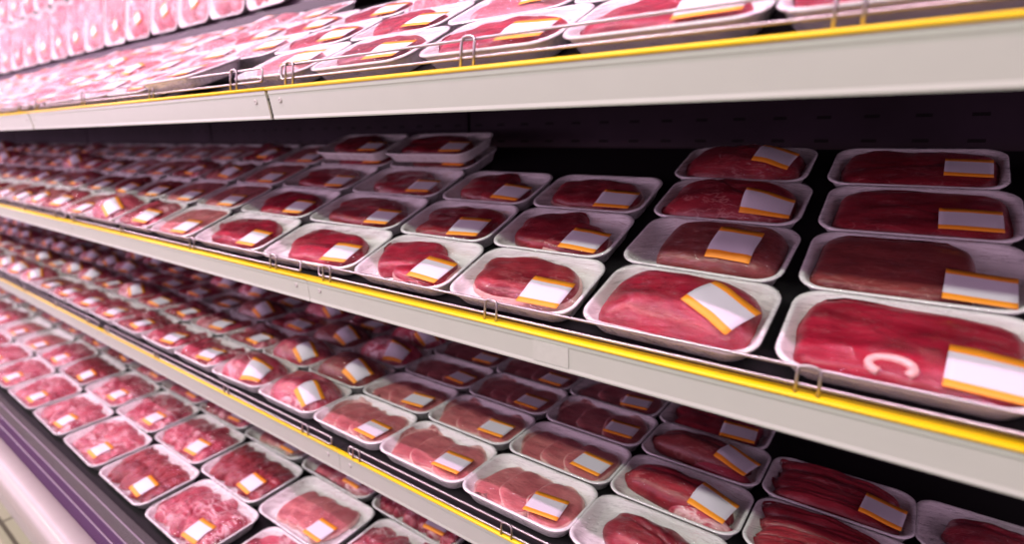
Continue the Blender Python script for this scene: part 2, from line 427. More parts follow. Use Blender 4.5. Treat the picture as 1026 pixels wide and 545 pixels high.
def film_field(W, D, pieces, h=H_TRAY, nx=43, ny=31, iters=260):
    xs = np.linspace(-W / 2, W / 2, nx); ys = np.linspace(-D / 2, D / 2, ny)
    X, Y = np.meshgrid(xs, ys)
    ob = np.full(X.shape, -1.0)
    for p in pieces:
        z, rho = p.top(X, Y)
        ob = np.maximum(ob, np.where(rho < 1.04, z + 0.0016, -1))
    edge = np.zeros_like(X, bool); edge[0, :] = edge[-1, :] = edge[:, 0] = edge[:, -1] = True
    edge |= (np.abs(X) > W / 2 - 0.004) | (np.abs(Y) > D / 2 - 0.004)
    Z = np.maximum(ob, h + 0.0008)
    Z[edge] = h + 0.0008
    for _ in range(iters):
        P = Z.copy()
        P[1:-1, 1:-1] = 0.25 * (Z[:-2, 1:-1] + Z[2:, 1:-1] + Z[1:-1, :-2] + Z[1:-1, 2:])
        Z = np.maximum(P, ob); Z[edge] = h + 0.0008
    def samp(x, y):
        fx = (np.clip(x, -W / 2, W / 2) + W / 2) / W * (nx - 1); fy = (np.clip(y, -D / 2, D / 2) + D / 2) / D * (ny - 1)
        i = np.clip(np.floor(fx).astype(int), 0, nx - 2); j = np.clip(np.floor(fy).astype(int), 0, ny - 2)
        tx, ty = fx - i, fy - j
        return (Z[j, i] * (1 - tx) * (1 - ty) + Z[j, i + 1] * tx * (1 - ty) + Z[j + 1, i] * (1 - tx) * ty + Z[j + 1, i + 1] * tx * ty)
    return samp

def film_mesh(W, D, samp, mat, h=H_TRAY, nring=18):
    base = rrect(W - 0.001, D - 0.001, 0.030, 7); n = len(base)
    V = [(0, 0, samp(np.array([0.]), np.array([0.]))[0])]; F = []
    for i in range(1, nring + 1):
        s = (i / nring) ** 0.85
        x = np.array([p[0] for p in base]) * s; y = np.array([p[1] for p in base]) * s
        V += list(zip(x, y, samp(x, y)))
    for ins, z in ((-0.0010, h - 0.0010), (-0.0012, h - 0.003), (0.0025, h * 0.72), (0.0100, 0.004), (0.0120, 0.0004)):
        fx = (W / 2 - ins) / (W / 2); fy = (D / 2 - ins) / (D / 2)
        V += [(x * fx, y * fy, z) for x, y in rrect(W, D, 0.030, 7)][:n]
    for k in range(n): F.append((0, 1 + k, 1 + (k + 1) % n))
    for i in range(nring + 4):
        for k in range(n):
            a = 1 + i * n + k; b_ = 1 + i * n + (k + 1) % n
            F.append((a, a + n, b_ + n, b_))
    return mesh('film', V, F, mat)

def label_mesh(samp, lx, ly, rot, w=0.060, hgt=0.052):
    nx, ny = 9, 9; V = []; F = []; U = []
    c, q = math.cos(rot), math.sin(rot)
    for off in (0.0008, 0.0005):
        for j in range(ny):
            for i in range(nx):
                u = (i / (nx - 1) - 0.5) * w; v = (j / (ny - 1) - 0.5) * hgt
                x = lx + u * c - v * q; y = ly + u * q + v * c
                z = samp(np.array([x]), np.array([y]))[0] + off + 0.0006
                V.append((x, y, z)); U.append((i / (nx - 1), j / (ny - 1)))
    m = nx * ny
    for j in range(ny - 1):
        for i in range(nx - 1):
            a = j * nx + i
            F.append((a, a + 1, a + nx + 1, a + nx)); F.append((m + a, m + a + nx, m + a + nx + 1, m + a + 1))
    rim = [i for i in range(nx)] + [nx - 1 + nx * j for j in range(1, ny)] + [nx * (ny - 1) + i for i in range(nx - 2, -1, -1)] + [nx * j for j in range(ny - 2, 0, -1)]
    for k in range(len(rim)):
        a, b_ = rim[k], rim[(k + 1) % len(rim)]
        F.append((b_, a, m + a, m + b_))
    return mesh('price_label', V, F, M['label'], True, U)

def make_pieces(kind, rng, W, D, mat=None):
    P = []
    U = rng.uniform
    def rim(q, g=0.0028, m='fat', dz=0.80):   # pale rind round a cut
        r = Piece(rng, q.cx, q.cy, q.a + g, q.b + g, q.t * dz, q.rot, q.n, 9, 0, 0.0004, q.tiltx, q.z0, m, 'fat_rind'); r.h = list(q.h); return r
    if kind == 'slab':       # wide flat piece filling most of the tray
        P.append(Piece(rng, 0.003, 0.001, W * 0.440, D * 0.435, 0.021, U(-.02, .02), 6.5, 14, 0.022, 0.0012, mat=mat or 'crimson', name='beef_slab', dome=0.10, crease=[(U(.3, 1.2), U(-.03, .03), 0.0015), (U(1.8, 2.6), U(-.03, .03), 0.0012)]))
    elif kind == 'slab_left':
        P.append(Piece(rng, -W * 0.085, 0.002, W * 0.365, D * 0.435, 0.022, U(-.02, .02), 6.5, 14, 0.02, 0.0009, mat=mat or 'brown', name='beef_slab', dome=0.10))
    elif kind == 'slab_right':
        P.append(Piece(rng, W * 0.075, 0.001, W * 0.375, D * 0.435, 0.031, U(-.03, .03), 5.0, 7, 0.03, 0.0014, mat=mat or 'brown', name='beef_slab', dome=0.22))
    elif kind == 'roast':
        P.append(Piece(rng, -0.002, 0.0, W * 0.44, D * 0.435, 0.036, U(-.04, .03), 4.0, 3.4, 0.035, 0.0018, mat=mat or 'crimson', name='beef_roast', dome=0.22, crease=[(U(.2, 1.3), U(-.03, .03), 0.003)]))
    elif kind == 'steak':
        P.append(Piece(rng, U(-.012, 0), -0.001, min(W, .255) * U(.385, .42), D * U(.39, .42), 0.022, U(-.14, .06), 2.7, 10, 0.10, 0.0015, mat=mat or 'beef', name='steak', dome=0.12, crease=[(U(1.1, 1.9), U(-.01, .01), 0.003), (U(0, 3), U(-.02, .02), 0.0015)]))
    elif kind == 'steak_fat':
        P.append(Piece(rng, -0.006, 0.007, W * .40, D * .37, 0.022, U(-.08, .0), 3.2, 10, 0.06, 0.0012, mat=mat or 'beef', name='steak', dome=0.1))
        P.append(rim(P[0], 0.002, 'fat', 0.7))
        P.append(Piece(rng, -W * .33, 0.004, 0.018, 0.036, 0.020, 0.2, 2.2, 4, 0.12, 0.001, mat='marbled', name='fat_edge'))
        P.append(Piece(rng, 0.000, -D * .33, 0.050, 0.012, 0.012, -0.06, 2.2, 4, 0.10, 0.001, mat='fat', name='fat_edge'))
    elif kind == 'steak_fold':
        P.append(Piece(rng, -0.030, 0.010, W * .30, D * .36, 0.024, 0.15, 2.6, 8, 0.10, 0.0012, mat=mat or 'beef', name='steak', dome=.1))
        P.append(Piece(rng, 0.022, -0.012, W * .33, D * .32, 0.022, -0.12, 2.6, 8, 0.10, 0.0012, mat=mat or 'beef', name='steak', dome=.1))
        P.append(rim(P[1], 0.0016, 'fat', 0.8))
    elif kind in ('chops', 'chops4'):
        cs = (-0.054, -0.004, 0.050) if kind == 'chops' else (-0.064, -0.024, 0.018, 0.060)
        for i, cx in enumerate(cs):
            q = Piece(rng, cx + U(-.003, .003), U(-.003, .003), 0.042 if kind == 'chops' else 0.034, 0.053 + U(-.003, .003), 0.012, U(-.15, .28), 2.6, 12, 0.07, 0.0007,
                      tiltx=-0.17 if i else 0.0, z0=0.001 * i, mat=mat or 'pork', name='pork_chop', dome=.08)
            P.append(q); P.append(rim(q, 0.0018, 'fat', 0.86))
    elif kind == 'loin':     # one long fillet lying along the tray
        P.append(Piece(rng, -0.004, 0.004, W * 0.42, 0.040, 0.040, U(-.12, -.06), 3.0, 2.6, 0.08, 0.0016, mat=mat or 'pork', name='fillet', crease=[(PI / 2, 0.004, 0.003)]))
        P.append(Piece(rng, 0.030, -0.026, W * 0.30, 0.020, 0.022, -.2, 2.2, 2.3, 0.08, 0.001, mat='marbled', name='fillet'))
    elif kind == 'loin_dark':
        P.append(Piece(rng, 0.008, 0.000, W * 0.38, 0.043, 0.038, -.10, 2.5, 2.5, 0.07, 0.0026, mat=mat or 'beef', name='fillet', crease=[(0.4, 0.02, 0.005), (1.3, 0.0, 0.004)]))
    elif kind == 'strips':
        for i, cy in enumerate((0.042, 0.015, -0.013, -0.041)):
            P.append(Piece(rng, U(-.008, .004), cy, W * U(.41, .445), 0.0205, 0.031, U(-.07, .03), 3.0, 2.6, 0.06, 0.0018, mat=mat or 'beef', name='meat_strip', crease=[(PI / 2, U(-.004, .004), 0.002)]))
    elif kind == 'pieces':
        for i, (cx, cy) in enumerate(((-.058, .020), (-.012, .028), (.042, .020), (-.040, -.024), (.012, -.024), (.062, -.020))):
            s = W / 0.213
            P.append(Piece(rng, cx * s + U(-.006, .006), cy * D / .134 + U(-.004, .004), 0.043 * s, 0.040 * D / .134, 0.027 + U(-.004, .006), U(-.9, .9), 2.4, 4, 0.12, 0.0022, mat=mat or rng.choice(['beef', 'marbled']), name='meat_chunk', crease=[(U(0, 3), 0, .003)]))
    elif kind == 'folds':    # long folded slices running over the depth of the tray
        k = 6
        for i in range(k):
            cx = (-0.40 + 0.80 * i / (k - 1)) * W * 0.92
            P.append(Piece(rng, cx, U(-.006, .006), W * U(.115, .14), D * U(.385, .425), 0.026 + U(-.004, .007), U(-.30, .30), 2.7, 3.2, 0.08, 0.0024, mat=mat or 'marbled', name='meat_slice', crease=[(0, U(-.004, .004), 0.004), (U(.3, 2.5), U(-.01, .01), .003)]))
    elif kind == 'loaf':     # high domed rolled roast that fills the tray
        P.append(Piece(rng, 0.0, 0.0, W * 0.455, D * 0.44, 0.050, U(-.05, .05), 3.1, 2.6, 0.025, 0.0026, mat=mat or 'marbled', name='rolled_roast', dome=0.14, crease=[(U(.2, 2.8), U(-.03, .03), 0.004)]))
    return P

class Proto: pass
protos = {}
def make_proto(key, kind, seed, size='s', mat=None, film='film', lab=(0.052, -0.026, 0.1), lsize=(0.064, 0.056)):
    rng = random.Random(seed)
    W, D = {'s': (0.213, 0.135), 'b': (0.264, 0.157), 'w': (0.272, 0.135), 'u': (0.226, 0.270)}[size]
    p = Proto(); p.W, p.D, p.kind = W, D, kind
    CUR[:] = [W, D]
    P = make_pieces(kind, rng, W, D, mat)
    samp = film_field(W, D, P)
    p.parts = [('foam_tray', tray_cache.setdefault(size, None) or tray_cache.__setitem__(size, tray_mesh(W, D)) or tray_cache[size])]
    p.parts += [(q.name, q.build()) for q in P]
    p.parts.append(('film', film_mesh(W, D, samp, M[film])))
    p.parts.append(('price_label', label_mesh(samp, lab[0], lab[1], lab[2], *lsize)))
    p.samp = samp; p.lab = lab
    protos[key] = p
    return p
tray_cache = {}

NAMES = {'slab': 'beef_slab_pack', 'slab_left': 'beef_slab_pack', 'slab_right': 'beef_slab_pack', 'roast': 'beef_roast_pack', 'steak': 'steak_pack', 'steak_fat': 'steak_pack',
         'steak_fold': 'steak_pack', 'chops': 'pork_chop_pack', 'chops4': 'pork_chop_pack', 'loin': 'fillet_pack', 'loin_dark': 'fillet_pack', 'strips': 'meat_strip_pack',
         'pieces': 'meat_chunk_pack', 'folds': 'sliced_meat_pack', 'loaf': 'rolled_roast_pack'}

def frame_of(shelf):
    th = shelf['th']
    ex = Vector((1, 0, 0)); es = Vector((0, math.cos(th), math.sin(th))); en = Vector((0, -math.sin(th), math.cos(th)))
    return ex, es, en, Vector((0, shelf['y'], shelf['z']))

def place(proto, shelf, x, s, label, group, yaw=0.0, h=0.0, rx=0.0, ry=0.0):
    """x, s = front-left corner of the tray on the sloping deck"""
    p = protos[proto]
    ex, es, en, o = frame_of(shelf)
    c = o + ex * (x + p.W / 2) + es * (s + p.D / 2) + en * h
    pr = project(c + en * 0.02)
    if pr is None or pr[0] < -45 or pr[1] < -40: return None
    R3 = Matrix((ex, es, en)).transposed() @ Matrix.Rotation(yaw, 3, 'Z') @ Matrix.Rotation(rx, 3, 'X') @ Matrix.Rotation(ry, 3, 'Y')
    root = empty(NAMES[p.kind], (0, 0, 0), label, 'meat tray', group)
    root.matrix_world = Matrix.Translation(c) @ R3.to_4x4()
    for nm, me in p.parts: link(nm, me, root)
    return root

# ------------------------------------------------------------------ prototypes
U_ = [('c1', 'steak', 'beef'), ('c2', 'steak', 'crimson'), ('c3', 'steak_fold', 'beef'), ('c4', 'steak', 'brown'), ('c5', 'steak_fat', 'beef'), ('c6', 'steak_fold', 'crimson'), ('c7', 'steak', 'crimson')]
for i, (k, kind, mt) in enumerate(U_):
    make_proto(k, kind, 20 + i, mat=mt, lab=(0.050 + 0.004 * (i % 3), -0.030 + 0.004 * (i % 2), 0.10 - 0.08 * (i % 3)))
make_proto('slab_near', 'slab', 3, mat='crimson', lab=(0.066, -0.030, -0.06), lsize=(0.064, 0.056))
make_proto('slab_brown', 'slab_left', 4, mat='brown', lab=(0.062, -0.034, -0.04), lsize=(0.060, 0.054))
make_proto('slab_red', 'slab', 6, mat='beef', lab=(0.055, -0.026, 0.02), lsize=(0.062, 0.050))
make_proto('slab_dark', 'slab', 7, mat='beef', lab=(0.062, -0.010, 0.0), lsize=(0.054, 0.056))
make_proto('roast_near', 'roast', 8, mat='crimson', film='film_crinkled', lab=(0.055, -0.010, -0.42), lsize=(0.064, 0.056))
make_proto('roast_crinkle', 'slab_right', 9, mat='brown', film='film_crinkled', lab=(0.040, -0.014, 0.0), lsize=(0.056, 0.066))
make_proto('roast_red', 'roast', 10, mat='beef', film='film', lab=(0.060, -0.030, 0.02), lsize=(0.066, 0.050))
make_proto('roast_back', 'roast', 11, mat='beef', film='film_crinkled', lab=(0.052, -0.008, -0.12), lsize=(0.056, 0.060))
make_proto('pork_a', 'slab', 12, mat='pork', lab=(0.045, -0.032, 0.05))
make_proto('pork_b', 'slab', 13, mat='pale', lab=(0.045, -0.030, 0.10), film='film_hazy')
make_proto('chops_a', 'chops', 14, lab=(0.056, -0.020, 0.05), lsize=(0.060, 0.052))
make_proto('chops_b', 'chops', 15, lab=(0.050, -0.024, 0.12), lsize=(0.060, 0.052))
make_proto('chops_c', 'chops', 16, lab=(0.058, -0.020, -0.10), lsize=(0.060, 0.052))
make_proto('chops_d', 'chops4', 17, lab=(0.056, -0.026, -0.02), lsize=(0.060, 0.052))
make_proto('loin_a', 'loin', 18, mat='beef', lab=(0.058, -0.016, -0.18), lsize=(0.060, 0.058))
make_proto('loin_b', 'loin', 19, mat='brown', lab=(0.060, -0.012, -0.30), lsize=(0.060, 0.056))
make_proto('loin_c', 'loin_dark', 29, mat='beef', lab=(0.066, -0.040, -0.1), lsize=(0.056, 0.040), film='film_crinkled')
make_proto('strips_a', 'strips', 30, mat='beef', lab=(0.064, -0.022, -0.12), lsize=(0.056, 0.058))
make_proto('strips_b', 'strips', 31, mat='beef', lab=(0.060, -0.036, -0.05), lsize=(0.050, 0.040))
make_proto('loaf_a', 'loaf', 32, film='film_crinkled', lab=(0.056, -0.030, 0.25), lsize=(0.058, 0.056))
make_proto('loaf_b', 'loaf', 33, film='film_crinkled', mat='brown', lab=(0.058, -0.026, -0.15), lsize=(0.058, 0.056))
make_proto('loaf_c', 'loaf', 34, film='film_crinkled', mat='marbled', lab=(0.058, -0.026, -0.3), lsize=(0.056, 0.052))
make_proto('pieces_a', 'pieces', 35, lab=(0.046, -0.026, 0.1))
make_proto('pieces_b', 'pieces', 36, lab=(0.046, -0.026, -0.1), film='film_crinkled')
make_proto('folds_a', 'folds', 37, lab=(0.046, -0.026, 0.1))
make_proto('folds_b', 'folds', 38, lab=(0.046, -0.026, -0.1), mat='pork')
for i, (kind, mt) in enumerate((('folds', 'marbled'), ('pieces', 'marbled'), ('folds', 'beef'), ('folds', 'pale'), ('chops4', 'pork'), ('pieces', 'pale'))):
    make_proto('big_%s' % 'abcdef'[i], kind, 50 + i, size='b', mat=mt, film='film_crinkled', lab=(0.066, -0.036, 0.05 - 0.06 * (i % 3)), lsize=(0.058, 0.052))
make_proto('up_a', 'folds', 60, mat='pale', film='film_hazy', lab=(0.03, 0.02, 0.3))
make_proto('up_b', 'pieces', 61, mat='pale', film='film_hazy', lab=(-0.04, 0.01, 0.2))
make_proto('up_c', 'steak', 62, mat='pale', film='film_hazy', lab=(0.05, -0.01, 0.2))

for k_, kind_, sd_, mt_ in (('w1', 'steak', 70, 'crimson'), ('w2', 'steak', 71, 'crimson'), ('w3', 'steak_fold', 72, 'beef'), ('w4', 'steak', 73, 'beef'), ('w5', 'steak', 74, 'brown')):
    make_proto(k_, kind_, sd_, size='w', mat=mt_, lab=(0.078, -0.028, 0.12 - 0.05 * (sd_ % 3)), lsize=(0.062, 0.054))
for k_, kind_, sd_, mt_ in (('u1', 'pieces', 80, 'pale'), ('u2', 'folds', 81, 'pale'), ('u3', 'pieces', 82, 'marbled')):
    make_proto(k_, kind_, sd_, size='u', mat=mt_, film='film_hazy', lab=(0.03, -0.06, 0.4), lsize=(0.05, 0.044))
# a curl of white fat lying in the nearest slab's front
def fat_curl():
    p = protos['slab_near']; V = []
    pts = []
    for k in range(15):
        q = math.radians(-40 + 280 * k / 14)
        x = -0.006 + 0.018 * math.cos(q); y = -0.041 + 0.0110 * math.sin(q)
        pts.append((x, y, p.samp(np.array([x]), np.array([y]))[0] - 0.0030))
    v, f = tube(pts, 0.0044, 8)
    p.parts.insert(2, ('fat_curl', mesh('fat_curl', v, f, M['fat'])))
fat_curl()

# ------------------------------------------------------------------ shelves
R = math.radians
# y, z = where the deck meets the front of the first tray;  fy, fz = top of the yellow edge strip
SH = {
 'top': dict(th=R(27.5), y=0.552, z=0.082, fy=0.521, fz=0.0845, fh=0.050, ft=R(10), back=1.10),
 'middle': dict(th=R(22), y=0.588, z=-0.240, fy=0.566, fz=-0.239, fh=0.0455, ft=R(5), back=1.15),
 'lower': dict(th=R(1.5), y=0.622, z=-0.598, fy=0.604, fz=-0.604, fh=0.047, ft=R(1), back=1.165),
 'base': dict(th=R(4), y=0.412, z=-0.878),
 'upper': dict(th=R(82), y=1.092, z=0.405),
}
JOINT = -0.875
MODW = 1.25
WALLY = 1.185
def ordinal(n):
    return {1: 'first', 2: 'second', 3: 'third', 4: 'fourth', 5: 'fifth', 6: 'sixth', 7: 'seventh', 8: 'eighth', 9: 'ninth', 10: 'tenth', 11: 'eleventh', 12: 'twelfth', 13: 'thirteenth', 14: 'fourteenth', 15: 'fifteenth',
            16: 'sixteenth', 17: 'seventeenth', 18: 'eighteenth', 19: 'nineteenth', 20: 'twentieth'}.get(n, '%dth' % n)

MODS = [(JOINT + MODW * k, JOINT + MODW * (k + 1)) for k in range(0, -6, -1)]
MODN = ['nearest', 'second', 'third', 'fourth', 'fifth', 'sixth']
SHELF_ROOT = {}
for key in ('top', 'middle', 'lower'):
    s = SH[key]
    ex, es, en, o = frame_of(s)
    for mi, (x0, x1) in enumerate(MODS):
        g = 0.0045 if key == 'top' else 0.0006
        root = empty('display_shelf', (x0 + MODW / 2, s['fy'], s['fz']), '%s display shelf section with ivory front rail and yellow edge, %s section from the right' % (key, MODN[mi] if mi else 'first'), 'shelf', 'shelf sections of the meat case')
        SHELF_ROOT[(key, mi)] = root
        ox, oy, oz = root.location
        def loc(v): return [(a[0] - ox, a[1] - oy, a[2] - oz) for a in v]
        # deck
        d0 = o - en * 0.001 - es * ((s['y'] - s['fy'] - 0.006) / math.cos(s['th']))
        L_ = (s['back'] - d0.y) / math.cos(s['th'])
        a, b_ = d0, d0 + es * L_
        c_, e_ = b_ - en * 0.006, a - en * 0.006
        v, f = extrude_x([(a.y, a.z), (b_.y, b_.z), (c_.y, c_.z), (e_.y, e_.z)], x0 + 0.001, x1 - 0.001)
        link('deck', mesh('deck', loc(v), f, M['deck'], False), root)
        # ivory rail
        ft = s['ft']; fy, fz, fh = s['fy'], s['fz'], s['fh']
        def FP(dn, dy):      # dn down the rail, dy inwards
            return (fy + dn * math.sin(ft) + dy * math.cos(ft), fz - dn * math.cos(ft) + dy * math.sin(ft))
        pr = [FP(0.0045, 0.0012), FP(0.010, 0.0004), FP(0.012, 0.0010), FP(fh - 0.006, 0.0010), FP(fh - 0.002, 0.0000), FP(fh, 0.0004), FP(fh, 0.004), FP(0.0045, 0.006)]
        v, f = extrude_x(pr, x0 + g, x1 - g)
        link('front_rail', mesh('front_rail', loc(v), f, M['rail'], False), root)
        pr = [FP(0.0046, 0.0), FP(0.0032, -0.0014), FP(0.0012, -0.0016), FP(0.0, -0.0006), FP(-0.0006, 0.002), FP(-0.001, 0.013), FP(0.0020, 0.013), FP(0.0046, 0.0030)]
        v, f = extrude_x(pr, x0 + g * .5, x1 - g * .5)
        link('yellow_strip', mesh('yellow_strip', loc(v), f, M['yellow'], True), root)
        # yellow backing seen in the gap between two rails
        v, f = extrude_x([FP(0.004, 0.0062), FP(0.004, 0.0082), FP(fh - 0.003, 0.0062), FP(fh - 0.003, 0.0048)], x0 - 0.0010, x0 + 0.03)
        link('rail_bracket', mesh('rail_bracket', loc(v), f, M['yellow'], False), root)
        for sx in (x0 + 0.034, x1 - 0.037):
            V = []; F = []
            cy_, cz_ = FP(fh * 0.42, 0.0004)
            for ring, (rr, dd) in enumerate(((0.0044, 0.0005), (0.0041, -0.0009), (0.0026, -0.0016), (0.0010, -0.0010))):
                for k in range(12):
                    q = 2 * PI * k / 12
                    y_, z_ = FP(fh * 0.42 + rr * math.sin(q), dd + 0.0008); V.append((sx + rr * math.cos(q), y_, z_))
            for r_ in range(3):
                for k in range(12): F.append((r_ * 12 + k, r_ * 12 + (k + 1) % 12, (r_ + 1) * 12 + (k + 1) % 12, (r_ + 1) * 12 + k))
            F.append(tuple(36 + k for k in range(12)))
            link('screw', mesh('screw', loc(V), F, M['screw'], False), root)
        if key == 'middle' and mi == 0:
            v, f = extrude_x([FP(0.0115, 0.0009), FP(0.0115, 0.0001), FP(fh - 0.0065, 0.0001), FP(fh - 0.0065, 0.0009)], -0.383, -0.330)
            sl = link('price_sleeve', mesh('price_sleeve', loc(v), f, M['plaque'], False), root)

    # wire guards
    gy = {'top': 0.531, 'middle': 0.571, 'lower': 0.606}[key]
    lo, hi = {'top': (0.012, 0.033), 'middle': (0.009, 0.026), 'lower': (0.005, 0.020)}[key]
    lean = 0.15
    for mi, (x0, x1) in enumerate(MODS):
        if mi > 4: break
        xa, xb = x0 + 0.030, x1 - 0.025
        base = Vector((x0 + MODW / 2, gy, fz))
        root = SHELF_ROOT[(key, mi)]; rl = root.location
        r = 0.005; pts = []
        def GP(x, h): return (x - base.x, lean * h, h)
        for (cx_, ch, a0) in ((xb - r, hi - r, 0), (xa + r, hi - r, PI / 2), (xa + r, lo + r, PI), (xb - r, lo + r, 3 * PI / 2)):
            for k in range(5):
                q = a0 + PI / 2 * k / 4
                pts.append(GP(cx_ + r * math.cos(q), ch + r * math.sin(q)))
        v, f = tube(pts, 0.0020, 8, True)
        guard = link('wire_guard', mesh('wire_guard', v, f, M['steel']), root, tuple(base - rl))
        for hx in (x0 + 0.055, x0 + 0.42, x0 + 0.81, x1 - 0.112):
            w_ = 0.010; P_ = []
            dy0, dy1 = -0.0026, 0.0
            P_ = [(hx - w_ - base.x, -0.0035 + 0.002, 0.0005)]
            P_.append((hx - w_ - base.x, lean * hi - 0.0032, hi - 0.003))
            for k in range(1, 6):
                q = PI - PI * k / 6
                P_.append((hx + w_ * math.cos(q) - base.x, lean * hi - 0.0032, hi - 0.001 + 0.0045 * math.sin(q)))
            P_.append((hx + w_ - base.x, lean * hi - 0.0032, hi - 0.003))
            P_.append((hx + w_ - base.x, -0.0035 + 0.002, 0.0005))
            v, f = tube(P_, 0.0018, 8)
            link('wire_hook', mesh('wire_hook', v, f, M['steel']), guard)

# ------------------------------------------------------------------ the setting
def struct(name, me, loc=(0, 0, 0)):
    o = link(name, me, None, loc); o['kind'] = 'structure'; return o
for i in range(7):           # rear panels with a thin seam between each pair
    xb = -1.019 + 1.41 * (1 - i)
    v, f = extrude_x([(WALLY, -1.24), (WALLY + 0.02, -1.24), (WALLY + 0.02, 1.15), (WALLY, 1.15)], xb - 1.41 + 0.010, xb - 0.0)
    struct('wall_back', mesh('wall_back', v, f, M['wall'], False))
v, f = extrude_x([(WALLY + 0.021, -1.26), (WALLY + 0.03, -1.26), (WALLY + 0.03, 1.16), (WALLY + 0.021, 1.16)], -9.0, 1.9)
struct('trim_1', mesh('trim_1', v, f, M['deck'], False))
v = [(-14, -6, -1.25), (4, -6, -1.25), (4, 3, -1.25), (-14, 3, -1.25)]
v2 = [(a, b_, c - 0.05) for a, b_, c in v]
struct('floor', mesh('floor', v + v2, [(0, 1, 2, 3), (7, 6, 5, 4), (0, 4, 5, 1), (1, 5, 6, 2), (2, 6, 7, 3), (3, 7, 4, 0)], M['floor'], False))

# lowest well of the case: dark deck, air grille, white bumper, plinth
s = SH['base']; ex, es, en, o = frame_of(s)
x0, x1 = -8.9, 1.2
case = empty('display_case_base', (0, 0.6, -1.25), 'long white and grey base of the refrigerated meat case with ribbed air grille', 'display case')
def cpart(name, prof, mat, smooth=False, xa=x0, xb=x1):
    v, f = extrude_x(prof, xa, xb)
    v = [(a, b_ - 0.6, c + 1.25) for a, b_, c in v]
    return link(name, mesh(name, v, f, mat, smooth), case)
a = o - es * 0.012 - en * 0.002; b_ = a + es * 0.77
cpart('well_deck', [(a.y, a.z), (b_.y, b_.z), (b_.y, b_.z - 0.02), (a.y, a.z - 0.02)], M['deck'])
G = [(0.398, -0.878), (0.394, -0.868), (0.368, -0.850), (0.340, -0.838), (0.318, -0.826), (0.292, -0.812)]
def gp(i, j, mat, nm):
    (ya, za), (yb, zb) = G[i], G[j]
    cpart(nm, [(ya, za), (yb, zb), (yb, zb - 0.006), (ya, za - 0.006)], mat)
gp(0, 1, M['deck'], 'grille_step')
gp(1, 2, M['grille'], 'grille_panel'); gp(2, 3, M['grille'], 'grille_panel'); gp(3, 4, M['grille_reflection'], 'grille_panel'); gp(4, 5, M['grille_reflection'], 'grille_panel')
for (y_, z_) in G[2:5]:
    cpart('grille_ridge', [(y_ + 0.0022, z_ + 0.0003), (y_ + 0.001, z_ + 0.0020), (y_ - 0.001, z_ + 0.0026), (y_ - 0.0024, z_ + 0.0012), (y_, z_ - 0.003)], M['ridge'], True)
B = [(0.2915, -0.830), (0.2915, -0.806)]
for k in range(0, 9):
    q = PI / 2 * k / 8
    B.append((0.262 - 0.024 * math.sin(q), -0.830 + 0.024 * math.cos(q)))
B += [(0.240, -0.862), (0.246, -0.885), (0.262, -0.900), (0.300, -0.900)]
cpart('bumper', B, M['bumper'], True)
cpart('plinth', [(0.330, -0.899), (0.330, -1.249), (0.40, -1.249), (0.40, -0.899)], M['plinth'])
cpart('body', [(0.401, -0.93), (0.401, -1.249), (1.18, -1.249), (1.18, -0.93)], M['plinth'])

# ------------------------------------------------------------------ packs on the shelves
rng = random.Random(5)
LOOK = {'slab': 'flat red beef slab', 'slab_left': 'brownish beef slab', 'slab_right': 'brownish beef slab', 'roast': 'domed red beef roast', 'steak': 'red steak', 'steak_fat': 'fat-edged steak', 'steak_fold': 'folded steak',
        'chops': 'three pink pork chops', 'chops4': 'four pink pork chops', 'loin': 'long meat fillet', 'loin_dark': 'dark fillet', 'strips': 'dark red meat strips', 'pieces': 'red meat chunks', 'folds': 'folded meat slices', 'loaf': 'domed rolled roast'}
ROWN = ['front', 'second', 'third', 'back', 'rearmost']
def auto_label(p, key, row, n, side):
    look = LOOK[protos[p].kind]
    if 'pork_' in p: look = 'flat pink pork slab'
    if p in ('big_d', 'big_f', 'up_a', 'up_b', 'up_c', 'pork_b'): look = 'pale ' + look.replace('red ', '').replace('flat pink ', 'flat ')
    where = {'base': 'bottom well', 'lower': 'lower shelf', 'middle': 'middle shelf', 'top': 'top shelf', 'upper': 'steep upper rack'}[key]
    if side == 'L': return '%s tray, %s of %s, %s left of near joint' % (look, ROWN[row] + ' row', where, ordinal(n))
    if side == 'F': return '%s tray, %s of %s, %s left of far joint' % (look, ROWN[row] + ' row', where, ordinal(n))
    if side == 'B': return '%s tray, %s of %s, %s from its right end' % (look, ROWN[row] + ' row', where, ordinal(n))
    return '%s tray, %s of %s, %s right of near joint' % (look, ROWN[row] + ' row', where, ordinal(n))

